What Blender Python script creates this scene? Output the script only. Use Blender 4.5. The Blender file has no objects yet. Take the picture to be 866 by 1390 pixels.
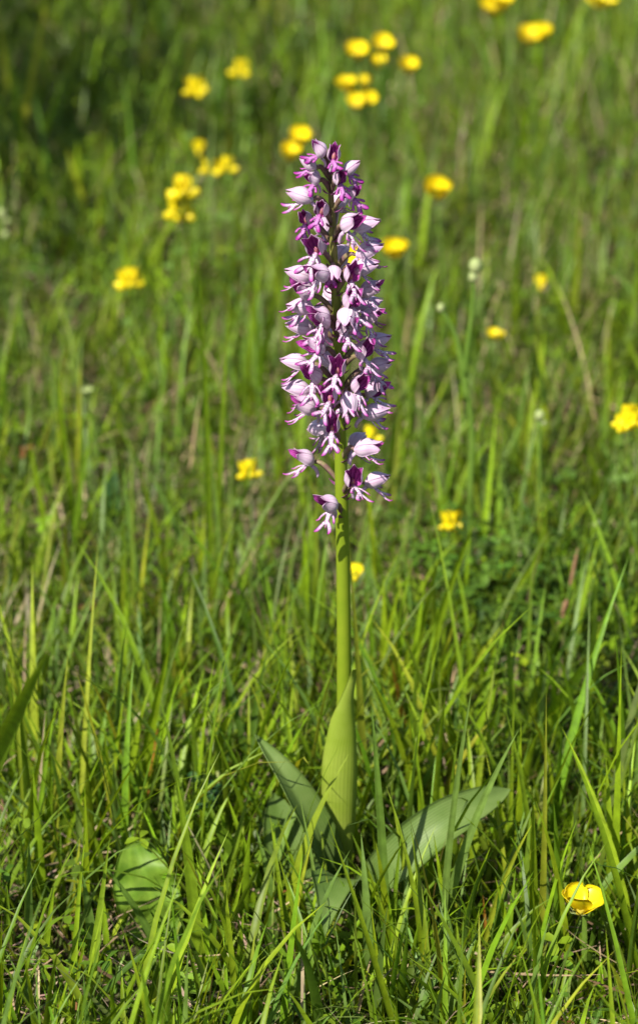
import bpy, math, random
import numpy as np
from mathutils import Vector, Matrix
R = math.radians
random.seed(7); rng = np.random.default_rng(11)
scene = bpy.context.scene
col = scene.collection

# ------------------------------------------------------------------ camera, sky, sun, exposure
W, H = 866.0, 1390.0
PITCH, DIST, CAMH, FPX = R(25), 1.55, 0.9681, 4421.2
CAMX = -(462 - 433) / FPX * (DIST * math.cos(PITCH) + CAMH * math.sin(PITCH))
cam_d = bpy.data.cameras.new('camera'); cam = bpy.data.objects.new('camera', cam_d); col.objects.link(cam)
cam.location = (CAMX, -DIST, CAMH); cam.rotation_euler = (R(90) - PITCH, 0, 0)
cam_d.sensor_fit = 'VERTICAL'; cam_d.sensor_height = 36.0; cam_d.sensor_width = 36.0
cam_d.lens = FPX * 36 / H
cam_d.clip_start = 0.01; cam_d.clip_end = 2000
cam_d.dof.use_dof = True; cam_d.dof.focus_distance = 1.655; cam_d.dof.aperture_fstop = 8.2
scene.camera = cam

SUN_EL, SUN_AZ = R(50), R(-142)      # azimuth clockwise from +Y: left of and a little behind the camera
sdir = Vector((math.sin(SUN_AZ) * math.cos(SUN_EL), math.cos(SUN_AZ) * math.cos(SUN_EL), math.sin(SUN_EL)))
world = bpy.data.worlds.new('World'); scene.world = world; world.use_nodes = True
wn = world.node_tree.nodes; wn.clear()
sky = wn.new('ShaderNodeTexSky'); sky.sky_type = 'NISHITA'; sky.sun_disc = False
sky.sun_elevation = SUN_EL; sky.sun_rotation = SUN_AZ % (2 * math.pi)
bg = wn.new('ShaderNodeBackground'); bg.inputs['Strength'].default_value = 0.085
wo = wn.new('ShaderNodeOutputWorld')
world.node_tree.links.new(sky.outputs[0], bg.inputs[0]); world.node_tree.links.new(bg.outputs[0], wo.inputs[0])
sl = bpy.data.lights.new('sun', 'SUN'); sl.energy = 5.0; sl.angle = R(0.5); sl.color = (1, 0.95, 0.86)
sun = bpy.data.objects.new('sun', sl); col.objects.link(sun)
sun.rotation_euler = sdir.to_track_quat('Z', 'Y').to_euler(); sun.location = sdir * 5
scene.view_settings.view_transform = 'Standard'; scene.view_settings.look = 'None'
scene.view_settings.exposure = 0.74; scene.view_settings.gamma = 1.0; scene.view_settings.use_curve_mapping = False
scene.cycles.use_denoising = True
scene.cycles.max_bounces = 8; scene.cycles.transmission_bounces = 6; scene.cycles.diffuse_bounces = 4

# ------------------------------------------------------------------ pixel rays (photograph pixels)
CP, SP = math.cos(PITCH), math.sin(PITCH)
CAM = Vector(cam.location)
def ray(px, py):
    a, b = (px - W / 2) / FPX, (H / 2 - py) / FPX
    return Vector((a, CP + b * SP, -SP + b * CP))
def at_y(px, py, y):
    d = ray(px, py); return CAM + d * ((y - CAM.y) / d.y)
def at_z(px, py, z):
    d = ray(px, py); return CAM + d * ((z - CAM.z) / d.z)
PXM = lambda p: (p - CAM).dot(Vector((0, CP, -SP))) / FPX      # metres per photograph pixel at a point

# ------------------------------------------------------------------ object helpers
def tag(o, label=None, cat=None, group=None, kind=None):
    if label: o['label'] = label
    if cat: o['category'] = cat
    if group: o['group'] = group
    if kind: o['kind'] = kind
    return o
def link(name, me, mats=(), parent=None, M=None):
    if me is not None and mats and not me.materials:
        for m in mats: me.materials.append(m)
    o = bpy.data.objects.new(name, me); col.objects.link(o)
    if parent: o.parent = parent
    if M is not None: o.matrix_local = M
    return o
def empty(name, loc=(0, 0, 0)):
    o = bpy.data.objects.new(name, None); col.objects.link(o); o.location = loc
    o.empty_display_size = 0.01
    return o
def mesh(name, V, F, cols=None, mi=None, uv=None, smooth=True):
    me = bpy.data.meshes.new(name); me.from_pydata([tuple(v) for v in V], [], F)
    if cols is not None:
        a = me.color_attributes.new('col', 'FLOAT_COLOR', 'POINT')
        a.data.foreach_set('color', np.asarray(cols, dtype=np.float32).ravel())
    if mi is not None: me.polygons.foreach_set('material_index', mi)
    if uv is not None:
        l = me.uv_layers.new(name='UVMap'); uv = np.asarray(uv, dtype=np.float32)
        idx = np.empty(len(me.loops), dtype=np.int32); me.loops.foreach_get('vertex_index', idx)
        l.data.foreach_set('uv', uv[idx].ravel())
    if smooth: me.polygons.foreach_set('use_smooth', np.ones(len(me.polygons), dtype=bool))
    me.update(); return me
def shell(P, th, out_hint=None, two_mats=True, name='shell'):
    """a thin sheet with real thickness: P (nu,nv,3) is its outer face"""
    P = np.asarray(P, float); nu, nv = P.shape[:2]
    du = np.gradient(P, axis=0); dv = np.gradient(P, axis=1)
    N = np.cross(du, dv); N /= (np.linalg.norm(N, axis=2, keepdims=True) + 1e-12)
    N = np.where(np.isfinite(N), N, 0)
    if out_hint is not None and (N * (P - out_hint)).sum() < 0: N = -N; flip = True
    else: flip = False
    Q = P - N * th
    V = np.concatenate([P.reshape(-1, 3), Q.reshape(-1, 3)]); n = nu * nv
    F, mi = [], []
    I = lambda i, j: i * nv + j
    for i in range(nu - 1):
        for j in range(nv - 1):
            q = [I(i, j), I(i + 1, j), I(i + 1, j + 1), I(i, j + 1)]
            if flip: q.reverse()
            F.append(q); mi.append(0)
            F.append([n + k for k in reversed(q)]); mi.append(1 if two_mats else 0)
    B = [I(i, 0) for i in range(nu)] + [I(nu - 1, j) for j in range(1, nv)] + [I(i, nv - 1) for i in range(nu - 2, -1, -1)] + [I(0, j) for j in range(nv - 2, 0, -1)]
    for a, b in zip(B, B[1:] + B[:1]):
        F.append([a, n + a, n + b, b] if flip else [a, b, n + b, n + a]); mi.append(0)
    u, v = np.meshgrid(np.linspace(0, 1, nu), np.linspace(0, 1, nv), indexing='ij')
    uv = np.stack([u, v], 2).reshape(-1, 2); uv = np.concatenate([uv, uv])
    return mesh(name, V, F, mi=mi, uv=uv)
def tube(pts, rads, n=8, name='tube', rib=0.0):
    pts = [Vector(p) for p in pts]; V, F, uv = [], [], []
    side = None
    for i, p in enumerate(pts):
        t = (pts[min(i + 1, len(pts) - 1)] - pts[max(i - 1, 0)]).normalized()
        if side is None: side = t.orthogonal().normalized()
        side = (side - t * side.dot(t)).normalized(); b = t.cross(side)
        for k in range(n):
            a = 2 * math.pi * k / n; r = rads[i] * (1 + (rib if k % 2 else -rib))
            V.append(p + (side * math.cos(a) + b * math.sin(a)) * r); uv.append((i / (len(pts) - 1), k / n))
    for i in range(len(pts) - 1):
        for k in range(n):
            F.append([i * n + k, i * n + (k + 1) % n, (i + 1) * n + (k + 1) % n, (i + 1) * n + k])
    m = len(pts) - 1
    F.append([k for k in reversed(range(n))]); F.append([m * n + k for k in range(n)])
    return mesh(name, V, F, uv=uv)
def bez(a, b, c, d, n):
    out = []
    for i in range(n + 1):
        t = i / n; s = 1 - t
        out.append(a * s**3 + b * (3 * s * s * t) + c * (3 * s * t * t) + d * t**3)
    return out
def catmull(P, n):
    P = [Vector(p) for p in P]; P = [P[0] * 2 - P[1]] + P + [P[-1] * 2 - P[-2]]; out = []
    for i in range(1, len(P) - 2):
        for k in range(n):
            t = k / n
            out.append(0.5 * ((2 * P[i]) + (P[i + 1] - P[i - 1]) * t + (2 * P[i - 1] - 5 * P[i] + 4 * P[i + 1] - P[i + 2]) * t * t + (-P[i - 1] + 3 * P[i] - 3 * P[i + 1] + P[i + 2]) * t**3))
    return out + [P[-2]]

# ------------------------------------------------------------------ materials
class NT:
    def __init__(s, name):
        s.m = bpy.data.materials.new(name); s.m.use_nodes = True; s.t = s.m.node_tree; s.t.nodes.clear()
        s.out = s.t.nodes.new('ShaderNodeOutputMaterial')
    def n(s, typ, **kw):
        x = s.t.nodes.new(typ)
        for k, v in kw.items(): setattr(x, k, v)
        return x
    def l(s, a, b): s.t.links.new(a, b)
    def setin(s, node, **kw):
        for k, v in kw.items():
            node.inputs[k.replace('_', ' ')].default_value = v
    def mixc(s, fac, a, b, mode='MIX'):
        x = s.n('ShaderNodeMix', data_type='RGBA', blend_type=mode)
        for sock, val in ((x.inputs[0], fac), (x.inputs[6], a), (x.inputs[7], b)):
            if hasattr(val, 'is_output'): s.l(val, sock)
            else: sock.default_value = val if not isinstance(val, tuple) else (*val[:3], 1)
        return x.outputs[2]
    def ramp(s, fac, stops):
        x = s.n('ShaderNodeValToRGB'); e = x.color_ramp.elements
        while len(e) < len(stops): e.new(0.5)
        for el, (p, c) in zip(e, stops): el.position = p; el.color = (*c, 1) if isinstance(c, tuple) else (c, c, c, 1)
        s.l(fac, x.inputs[0]); return x.outputs[0]
    def noise(s, scale, detail=3, coord='Object', rough=0.55, stretch=None):
        tc = s.n('ShaderNodeTexCoord'); x = s.n('ShaderNodeTexNoise')
        x.inputs['Scale'].default_value = scale; x.inputs['Detail'].default_value = detail; x.inputs['Roughness'].default_value = rough
        if stretch:
            mp = s.n('ShaderNodeMapping'); mp.inputs['Scale'].default_value = stretch
            s.l(tc.outputs[coord], mp.inputs[0]); s.l(mp.outputs[0], x.inputs['Vector'])
        else: s.l(tc.outputs[coord], x.inputs['Vector'])
        return x.outputs['Fac']
    def finish(s, colour, rough=0.5, trans=0.0, tcol=None, spec=0.3, bump=None, bstr=0.3, bdist=0.001):
        p = s.n('ShaderNodeBsdfPrincipled'); p.inputs['Roughness'].default_value = rough
        p.inputs['Specular IOR Level'].default_value = spec
        if hasattr(colour, 'is_output'): s.l(colour, p.inputs['Base Color'])
        else: p.inputs['Base Color'].default_value = (*colour, 1)
        if bump is not None:
            b = s.n('ShaderNodeBump'); b.inputs['Strength'].default_value = bstr; b.inputs['Distance'].default_value = bdist
            s.l(bump, b.inputs['Height']); s.l(b.outputs[0], p.inputs['Normal'])
        if trans > 0:
            t = s.n('ShaderNodeBsdfTranslucent'); mx = s.n('ShaderNodeMixShader'); mx.inputs[0].default_value = trans
            c = tcol if tcol is not None else colour
            if hasattr(c, 'is_output'): s.l(c, t.inputs[0])
            else: t.inputs[0].default_value = (*c, 1)
            s.l(p.outputs[0], mx.inputs[1]); s.l(t.outputs[0], mx.inputs[2]); s.l(mx.outputs[0], s.out.inputs[0])
        else: s.l(p.outputs[0], s.out.inputs[0])
        return s.m

def leaf_attr_mat(name, rough, trans, spec):
    s = NT(name); a = s.n('ShaderNodeAttribute', attribute_name='col')
    nz = s.noise(140, 3); f = s.ramp(nz, [(0.3, 0.72), (0.7, 1.18)])
    c = s.mixc(1.0, a.outputs['Color'], f, 'MULTIPLY')
    tc = s.mixc(1.0, c, (1.55, 1.35, 0.55), 'MULTIPLY')
    return s.finish(c, rough, trans, tc, spec)
M_grass = leaf_attr_mat('grass_blade', 0.45, 0.34, 0.28)
M_herb = leaf_attr_mat('herb_leaf', 0.55, 0.32, 0.2)
M_litter = leaf_attr_mat('dry_litter', 0.75, 0.12, 0.15)

def green_mat(name, c1, c2, tr=0.3, rough=0.45, veins=0.0, nv=20, spec=0.35, nscale=60):
    s = NT(name); nz = s.noise(nscale, 4)
    c = s.mixc(s.ramp(nz, [(0.35, 0.0), (0.68, 1.0)]), c1, c2)
    bump = nz
    if veins:
        tc = s.n('ShaderNodeTexCoord'); sp = s.n('ShaderNodeSeparateXYZ'); s.l(tc.outputs['UV'], sp.inputs[0])
        m = s.n('ShaderNodeMath', operation='MULTIPLY'); m.inputs[1].default_value = nv * 2 * math.pi; s.l(sp.outputs[1], m.inputs[0])
        sn = s.n('ShaderNodeMath', operation='SINE'); s.l(m.outputs[0], sn.inputs[0])
        k = s.ramp(sn.outputs[0], [(0.0, 1 - veins), (0.9, 1.0)]); c = s.mixc(1.0, c, k, 'MULTIPLY'); bump = sn.outputs[0]
    t = s.mixc(1.0, c, (1.5, 1.3, 0.5), 'MULTIPLY')
    return s.finish(c, rough, tr, t, spec, bump, 0.10, 0.0004)
M_stem = green_mat('orchid_stem', (0.20, 0.27, 0.018), (0.26, 0.32, 0.03), 0.12, 0.4, nscale=90)
M_sheath = green_mat('orchid_sheath', (0.26, 0.36, 0.030), (0.34, 0.43, 0.06), 0.3, 0.42, 0.10, 30, 0.4)
M_oleaf = green_mat('orchid_leaf', (0.11, 0.19, 0.032), (0.175, 0.255, 0.065), 0.25, 0.5, 0.15, 17, 0.3, 42)
M_plant = green_mat('plantain_leaf', (0.13, 0.25, 0.018), (0.22, 0.35, 0.035), 0.3, 0.5, 0.12, 4, 0.3, 110)
M_stalk = green_mat('green_stalk', (0.10, 0.19, 0.02), (0.15, 0.24, 0.035), 0.1, 0.5)
M_bud = green_mat('pale_bud', (0.26, 0.33, 0.10), (0.36, 0.40, 0.17), 0.1, 0.6)
M_clover = green_mat('clover_leaf', (0.03, 0.085, 0.02), (0.05, 0.12, 0.03), 0.2, 0.45)
M_brownspike = green_mat('sedge_spike', (0.17, 0.09, 0.045), (0.30, 0.17, 0.09), 0.05, 0.7, nscale=400)

def petal_mat(name, base, vein, n, amt, edge=None, tr=0.3, rough=0.45, tint=None):
    """stripes run along the petal (UV v), optional colour toward the tip (UV u)"""
    s = NT(name); tc = s.n('ShaderNodeTexCoord'); sp = s.n('ShaderNodeSeparateXYZ'); s.l(tc.outputs['UV'], sp.inputs[0])
    nz = s.noise(900, 2); w = s.n('ShaderNodeMath', operation='MULTIPLY_ADD'); w.inputs[1].default_value = 0.10
    s.l(nz, w.inputs[0]); s.l(sp.outputs[1], w.inputs[2])
    m = s.n('ShaderNodeMath', operation='MULTIPLY'); m.inputs[1].default_value = n * 2 * math.pi; s.l(w.outputs[0], m.inputs[0])
    sn = s.n('ShaderNodeMath', operation='SINE'); s.l(m.outputs[0], sn.inputs[0])
    k = s.ramp(sn.outputs[0], [(0.45, 0.0), (0.95, amt)])
    c = s.mixc(k, base, vein)
    if tint:
        c = s.mixc(s.ramp(sp.outputs[0], [(0.55, 0.0), (1.0, 0.8)]), c, tint)
    big = s.noise(160, 2); c = s.mixc(s.ramp(big, [(0.4, 0.0), (0.75, 0.28)]), c, vein)
    return s.finish(c, rough, tr, c, 0.3)
M_hood = petal_mat('sepal_outside', (0.72, 0.58, 0.69), (0.52, 0.20, 0.46), 4, 0.34, tr=0.25, tint=(0.64, 0.38, 0.59))
M_hood_in = petal_mat('sepal_inside', (0.55, 0.09, 0.42), (0.22, 0.008, 0.16), 4, 0.9, tr=0.2)
M_bract = petal_mat('bract_purple', (0.34, 0.10, 0.26), (0.20, 0.03, 0.16), 3, 0.5, tr=0.2)
M_spur = petal_mat('spur_pale', (0.66, 0.48, 0.64), (0.5, 0.22, 0.48), 3, 0.2, tr=0.25)
def lip_mat():
    s = NT('lip_spotted'); a = s.n('ShaderNodeAttribute', attribute_name='col'); tc = s.n('ShaderNodeTexCoord')
    v = s.n('ShaderNodeTexVoronoi'); v.inputs['Scale'].default_value = 900; s.l(tc.outputs['Object'], v.inputs['Vector'])
    d = s.ramp(v.outputs['Distance'], [(0.22, 1.0), (0.38, 0.0)])
    m = s.n('ShaderNodeMath', operation='MULTIPLY'); s.l(d, m.inputs[0]); s.l(a.outputs['Alpha'], m.inputs[1])
    c = s.mixc(m.outputs[0], a.outputs['Color'], (0.40, 0.03, 0.33))
    return s.finish(c, 0.5, 0.25, c, 0.3)
M_lip = lip_mat()
def ovary_mat():
    s = NT('ovary'); nz = s.noise(260, 3)
    c = s.ramp(nz, [(0.3, (0.16, 0.06, 0.10)), (0.5, (0.20, 0.13, 0.09)), (0.72, (0.25, 0.22, 0.09))])
    return s.finish(c, 0.5, 0.1, c, 0.3)
M_ovary = ovary_mat()
def simple(name, c1, c2, scale, rough=0.5, tr=0.0, spec=0.3):
    s = NT(name); c = s.mixc(s.ramp(s.noise(scale, 3), [(0.35, 0.0), (0.7, 1.0)]), c1, c2); return s.finish(c, rough, tr, c, spec)
M_column = simple('column', (0.36, 0.17, 0.10), (0.30, 0.06, 0.20), 700)
M_yellow = simple('yellow_petal', (0.82, 0.64, 0.006), (0.88, 0.74, 0.012), 150, 0.35, 0.25, 0.4)
M_yellow2 = simple('golden_petal', (0.80, 0.53, 0.005), (0.88, 0.66, 0.01), 150, 0.4, 0.25)
M_stamen = simple('stamens', (0.55, 0.40, 0.02), (0.40, 0.36, 0.04), 500, 0.6)
M_white = simple('white_petal', (0.7, 0.7, 0.64), (0.78, 0.77, 0.7), 200, 0.5, 0.2)

# ------------------------------------------------------------------ ground
def ground():
    me = bpy.data.meshes.new('ground'); S = 300.0
    # fine grid near the plant with slight relief, one sheet to the horizon
    ax = np.concatenate([[-S, -80, -20], np.linspace(-6, 6, 61), [20, 80, S]]); n = len(ax)
    X, Y = np.meshgrid(ax, ax, indexing='ij')
    Z = -0.006 + 0.004 * np.sin(X * 9.1 + 1.3) * np.cos(Y * 7.7) * (np.abs(X) < 5) * (np.abs(Y) < 5)
    V = np.stack([X, Y, Z], 2).reshape(-1, 3)
    F = [[i * n + j, (i + 1) * n + j, (i + 1) * n + j + 1, i * n + j + 1] for i in range(n - 1) for j in range(n - 1)]
    me = mesh('ground', V, F)
    s = NT('meadow_soil'); a = s.noise(55, 6, rough=0.7); b = s.noise(9, 4); c3 = s.noise(320, 3)
    c = s.ramp(a, [(0.32, (0.035, 0.026, 0.016)), (0.5, (0.09, 0.068, 0.04)), (0.62, (0.19, 0.15, 0.09)), (0.75, (0.06, 0.075, 0.02))])
    c = s.mixc(s.ramp(b, [(0.40, 0.0), (0.60, 0.85)]), c, (0.05, 0.085, 0.018))
    c = s.mixc(1.0, c, s.ramp(c3, [(0.3, 0.6), (0.7, 1.25)]), 'MULTIPLY')
    m = s.finish(c, 0.9, 0, None, 0.1, a, 0.8, 0.01)
    o = link('ground', me, [m]); tag(o, 'bare soil and litter of the meadow under the grass', 'ground', kind='structure')
ground()

# ------------------------------------------------------------------ meadow growth (uncountable): numpy blade fields
_lat = rng.random((256, 256))
def vnoise(x, y, s, o=0):
    x = x * s + 37.3 + o * 11.7; y = y * s + 91.1 + o * 5.3
    xi = np.floor(x).astype(int); yi = np.floor(y).astype(int); fx = x - xi; fy = y - yi
    fx = fx * fx * (3 - 2 * fx); fy = fy * fy * (3 - 2 * fy)
    g = lambda i, j: _lat[i % 256, j % 256]
    return (g(xi, yi) * (1 - fx) + g(xi + 1, yi) * fx) * (1 - fy) + (g(xi, yi + 1) * (1 - fx) + g(xi + 1, yi + 1) * fx) * fy
def blade_field(name, B, h, w, phi, a0, a1, twist, C, segs=5, fold=0.0, mat=None, z0=None, wexp=2.2):
    n = len(B); t = np.linspace(0, 1, segs + 1)
    ang = a0[:, None] + a1[:, None] * t[None, :] ** 1.4
    ds = h[:, None] / segs
    dx = np.sin(ang) * ds; dz = np.cos(ang) * ds
    r = np.concatenate([np.zeros((n, 1)), np.cumsum((dx[:, :-1] + dx[:, 1:]) / 2, 1)], 1)
    z = np.concatenate([np.zeros((n, 1)), np.cumsum((dz[:, :-1] + dz[:, 1:]) / 2, 1)], 1)
    z = np.maximum(z, -0.004)
    cx, sx = np.cos(phi)[:, None], np.sin(phi)[:, None]
    P = np.stack([B[:, 0:1] + r * cx, B[:, 1:2] + r * sx, z + (z0[:, None] if z0 is not None else -0.006)], 2)
    wt = (np.minimum(1, 0.6 + 1.4 * t) * (1 - t ** wexp))[None, :] * w[:, None] / 2
    tw = phi[:, None] + math.pi / 2 + twist[:, None] * t[None, :]
    S = np.stack([np.cos(tw), np.sin(tw), np.zeros_like(tw)], 2)
    L = P + S * wt[..., None]; Rr = P - S * wt[..., None]
    if fold > 0:
        # raise both edges above the midrib: a V-shaped section
        Nn = np.stack([-np.cos(ang) * cx, -np.cos(ang) * sx, np.sin(ang)], 2)
        L = L + Nn * wt[..., None] * fold; Rr = Rr + Nn * wt[..., None] * fold
        cols = 3; V = np.stack([L, P, Rr], 2)
    else:
        cols = 2; V = np.stack([L, Rr], 2)
    rows = segs + 1; V = V.reshape(-1, 3)
    base = (np.arange(n) * rows * cols)[:, None, None]
    i = np.arange(segs)[None, :, None]; j = np.arange(cols - 1)[None, None, :]
    q0 = base + i * cols + j
    Q = np.stack([q0, q0 + 1, q0 + cols + 1, q0 + cols], 3).reshape(-1, 4)
    me = bpy.data.meshes.new(name)
    me.vertices.add(len(V)); me.vertices.foreach_set('co', V.astype(np.float32).ravel())
    me.loops.add(Q.size); me.loops.foreach_set('vertex_index', Q.astype(np.int32).ravel())
    me.polygons.add(len(Q)); me.polygons.foreach_set('loop_start', np.arange(0, Q.size, 4, dtype=np.int32))
    me.update(calc_edges=True)
    # blade colour lightens a little from base to tip
    tt = np.repeat(t[None, :], n, 0); k = (0.9 + 0.18 * tt)
    CC = np.ones((n, rows, cols, 4), np.float32); CC[..., :3] = (C[:, None, :] * k[..., None])[:, :, None, :]
    a = me.color_attributes.new('col', 'FLOAT_COLOR', 'POINT'); a.data.foreach_set('color', CC.ravel())
    me.polygons.foreach_set('use_smooth', np.ones(len(me.polygons), dtype=bool))
    return link(name, me, [mat])
def scatter(n, y0, y1, near, slope, clump=None):
    """points on the meadow in a wedge that widens away from the camera"""
    out = np.empty((0, 2))
    while len(out) < n:
        m = n * 3; y = rng.uniform(y0, y1, m); hw = near + slope * (y + 1.55); x = rng.uniform(-1, 1, m) * (near + slope * (y1 + 1.55))
        keep = np.abs(x) < hw
        # thinner far away
        keep &= rng.random(m) < np.clip(1.25 - 0.25 * (y + 0.5), 0.35, 1)
        if clump: keep &= rng.random(m) < np.clip((vnoise(x, y, clump[0], clump[2]) - clump[1]) * 3.2, 0.06, 1)
        out = np.concatenate([out, np.stack([x, y], 1)[keep]])
    return out[:n]
def not_on_orchid(B, r=0.028):
    return B[(B[:, 0] ** 2 + B[:, 1] ** 2) > r * r]
def palette(n, cols, p, jit=0.16):
    c = np.array(cols)[rng.choice(len(cols), n, p=p)]
    return c * rng.normal(1, jit, (n, 1)).clip(0.55, 1.5) * rng.normal(1, 0.06, (n, 3)).clip(0.8, 1.2)
LIME, MID, BLUE, DARK, YEL = (0.190, 0.290, 0.010), (0.130, 0.220, 0.011), (0.125, 0.205, 0.034), (0.065, 0.125, 0.010), (0.26, 0.30, 0.02)
OLIVE = (0.165, 0.205, 0.022)
STRAW, PINKISH, BROWN = (0.36, 0.28, 0.16), (0.34, 0.235, 0.17), (0.12, 0.075, 0.04)

def in_front(B):      # in the strip before the orchid, where tall growth would hide its leaves
    return (B[:, 1] < 0.03) & (B[:, 1] > -0.30) & (np.abs(B[:, 0] - 0.01) < 0.085)
_bl = at_z(205, 1290, 0); _bc = at_z(788, 1228, 0.055)
def by_basal(B):      # grass shortened before the basal leaf and sunward, to show it and let sunlight in
    near_leaf = (np.abs(B[:, 0] - _bl.x) < 0.030) & (B[:, 1] > _bl.y - 0.12) & (B[:, 1] < _bl.y + 0.008)
    ex, ey = B[:, 0] - _bl.x, B[:, 1] - _bl.y; along = ex * -0.616 + ey * -0.788; across = np.abs(ex * 0.788 - ey * 0.616)
    near_leaf |= (along > 0) & (along < 0.13) & (across < 0.026)  # lane toward the sun, kept low so blades don't shade the leaf
    return near_leaf | ((np.abs(B[:, 0] - _bc.x) < 0.022) & (B[:, 1] > _bc.y - 0.14) & (B[:, 1] < _bc.y + 0.012))   # and round the near buttercup

# short fine turf
B = not_on_orchid(scatter(76000, -0.75, 3.0, 0.22, 0.22)); n = len(B)
h = rng.gamma(5, 0.0112, n).clip(0.015, 0.14); h[in_front(B)] *= 0.85; h[by_basal(B)] *= 0.4
o = blade_field('fine_grass', B, h, rng.uniform(0.0013, 0.0032, n), rng.uniform(0, 2 * np.pi, n), rng.uniform(0, 0.5, n), rng.gamma(2, 0.42, n).clip(0, 2.0), rng.normal(0, 0.5, n), palette(n, [MID, BLUE, DARK, LIME, STRAW, OLIVE], [0.26, 0.24, 0.17, 0.12, 0.08, 0.13]), 5, 0, M_grass)
tag(o, 'short fine green turf grass covering the meadow floor', 'grass', kind='stuff')
# broader, brighter blades in clumps
B = not_on_orchid(scatter(36000, -0.75, 3.0, 0.22, 0.22, (8.0, 0.27, 1)), 0.035); n = len(B)
B = B[(B[:, 1] < 0.12) | (rng.random(len(B)) < 0.42)]; n = len(B)
h = rng.gamma(6, 0.0152, n).clip(0.025, 0.19); h[B[:, 1] > 0.12] *= 0.76; h[in_front(B)] *= 0.78; h[by_basal(B)] *= 0.3
o = blade_field('broad_grass', B, h, rng.uniform(0.0026, 0.0064, n), rng.uniform(0, 2 * np.pi, n), rng.uniform(0, 0.38, n), rng.gamma(2, 0.28, n).clip(0, 1.6), rng.normal(0, 0.6, n), palette(n, [LIME, MID, BLUE, YEL, DARK], [0.42, 0.28, 0.18, 0.06, 0.06]), 6, 0.35, M_grass)
tag(o, 'broad bright green grass blades growing in loose clumps over the meadow', 'grass', kind='stuff')
# dead straw and litter lying on the soil
B = not_on_orchid(scatter(20000, -0.7, 2.8, 0.22, 0.22), 0.012); n = len(B)
o = blade_field('dry_litter', B, rng.uniform(0.015, 0.07, n), rng.uniform(0.0007, 0.003, n), rng.uniform(0, 2 * np.pi, n), rng.uniform(1.15, 1.6, n), rng.normal(0.1, 0.3, n), rng.normal(0, 1.5, n), palette(n, [STRAW, PINKISH, BROWN], [0.42, 0.33, 0.25], 0.22), 4, 0, M_litter, z0=rng.uniform(0.0, 1.0, n) * np.where(B[:, 1] > 0.15, 0.016, 0.028))
tag(o, 'tan and brown dead grass litter lying between the living blades', 'litter', kind='stuff')
# farther meadow outside the picture, thinner
m = 60000; y = rng.uniform(-5, 9, m); x = rng.uniform(-7, 7, m); hw = 0.22 + 0.22 * (y + 1.55)
keep = ~((y > -0.75) & (y < 3.0) & (np.abs(x) < hw)) & ((x - CAM.x) ** 2 + (y - CAM.y) ** 2 > 0.4 ** 2)
B = np.stack([x, y], 1)[keep]; n = len(B)
o = blade_field('outer_grass', B, rng.gamma(6, 0.018, n).clip(0.04, 0.3), rng.uniform(0.003, 0.009, n), rng.uniform(0, 2 * np.pi, n), rng.uniform(0, 0.5, n), rng.gamma(2, 0.4, n).clip(0, 1.8), rng.normal(0, 0.5, n), palette(n, [MID, LIME, BLUE, DARK], [0.4, 0.25, 0.2, 0.15]), 4, 0, M_grass)
tag(o, 'meadow grass stretching away around the orchid', 'grass', kind='stuff')

def leaflet_field(name, B, z, size, n3, C, mat, elong=1.25, droop=0.35):
    """small herb leaves in threes: each leaflet a folded six-sided blade"""
    prof = [(0.0, 0.0), (0.3, 0.36), (0.68, 0.46), (1.0, 0.0)]
    V, Q, CC = [], [], []
    n = len(B); th = rng.uniform(0, 2 * np.pi, n); tiltx = rng.normal(0, droop, n); tilty = rng.normal(0, droop, n)
    base = 0
    for k in range(n3):
        a = th + k * 2 * np.pi / n3 + rng.normal(0, 0.15, n)
        ca, sa = np.cos(a), np.sin(a)
        pts = []
        for (u, wv, s) in [(0, 0, 0), (0.35, 0.34, 1), (0.72, 0.42, 1), (1.0, 0, 0), (0.72, -0.42, 1), (0.35, -0.34, 1), (0.5, 0, -1)]:
            lx = u * size * elong; ly = wv * size; lz = (0.14 if s > 0 else 0) * size - 0.12 * size * (u ** 2) * 2 + (0 if s >= 0 else -0.03 * size)
            X = lx * ca - ly * sa; Y = lx * sa + ly * ca; Z = lz + X * tiltx + Y * tilty
            pts.append(np.stack([B[:, 0] + X, B[:, 1] + Y, z + Z], 1))
        V.append(np.stack(pts, 1).reshape(-1, 3))
        b = base + np.arange(n)[:, None] * 7
        for tri in ([0, 1, 6], [1, 2, 6], [2, 3, 6], [3, 4, 6], [4, 5, 6], [5, 0, 6]):
            Q.append(b + np.array(tri)[None, :])
        base += n * 7; CC.append(np.repeat(C, 7, 0))
    V = np.concatenate(V); Q = np.concatenate(Q)
    me = bpy.data.meshes.new(name); me.vertices.add(len(V)); me.vertices.foreach_set('co', V.astype(np.float32).ravel())
    me.loops.add(Q.size); me.loops.foreach_set('vertex_index', Q.astype(np.int32).ravel())
    me.polygons.add(len(Q)); me.polygons.foreach_set('loop_start', np.arange(0, Q.size, 3, dtype=np.int32)); me.update(calc_edges=True)
    CC = np.concatenate(CC); CC = np.concatenate([CC, np.ones((len(CC), 1))], 1).astype(np.float32)
    a = me.color_attributes.new('col', 'FLOAT_COLOR', 'POINT'); a.data.foreach_set('color', CC.ravel())
    return link(name, me, [mat])
B = not_on_orchid(scatter(13000, -0.7, 3.0, 0.22, 0.22, (6.0, 0.34, 4)), 0.03); n = len(B)
z = rng.gamma(3, 0.0075, n).clip(0.003, 0.06); z[in_front(B)] *= 0.6
o = leaflet_field('ground_cover', B, z, rng.uniform(0.003, 0.0065, n), 3, palette(n, [MID, DARK, LIME, (0.22, 0.09, 0.03)], [0.45, 0.36, 0.18, 0.01], 0.2), M_herb, 1.6)
tag(o, 'low clover and herb leaflets mixed through the turf', 'ground cover', kind='stuff')

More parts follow.
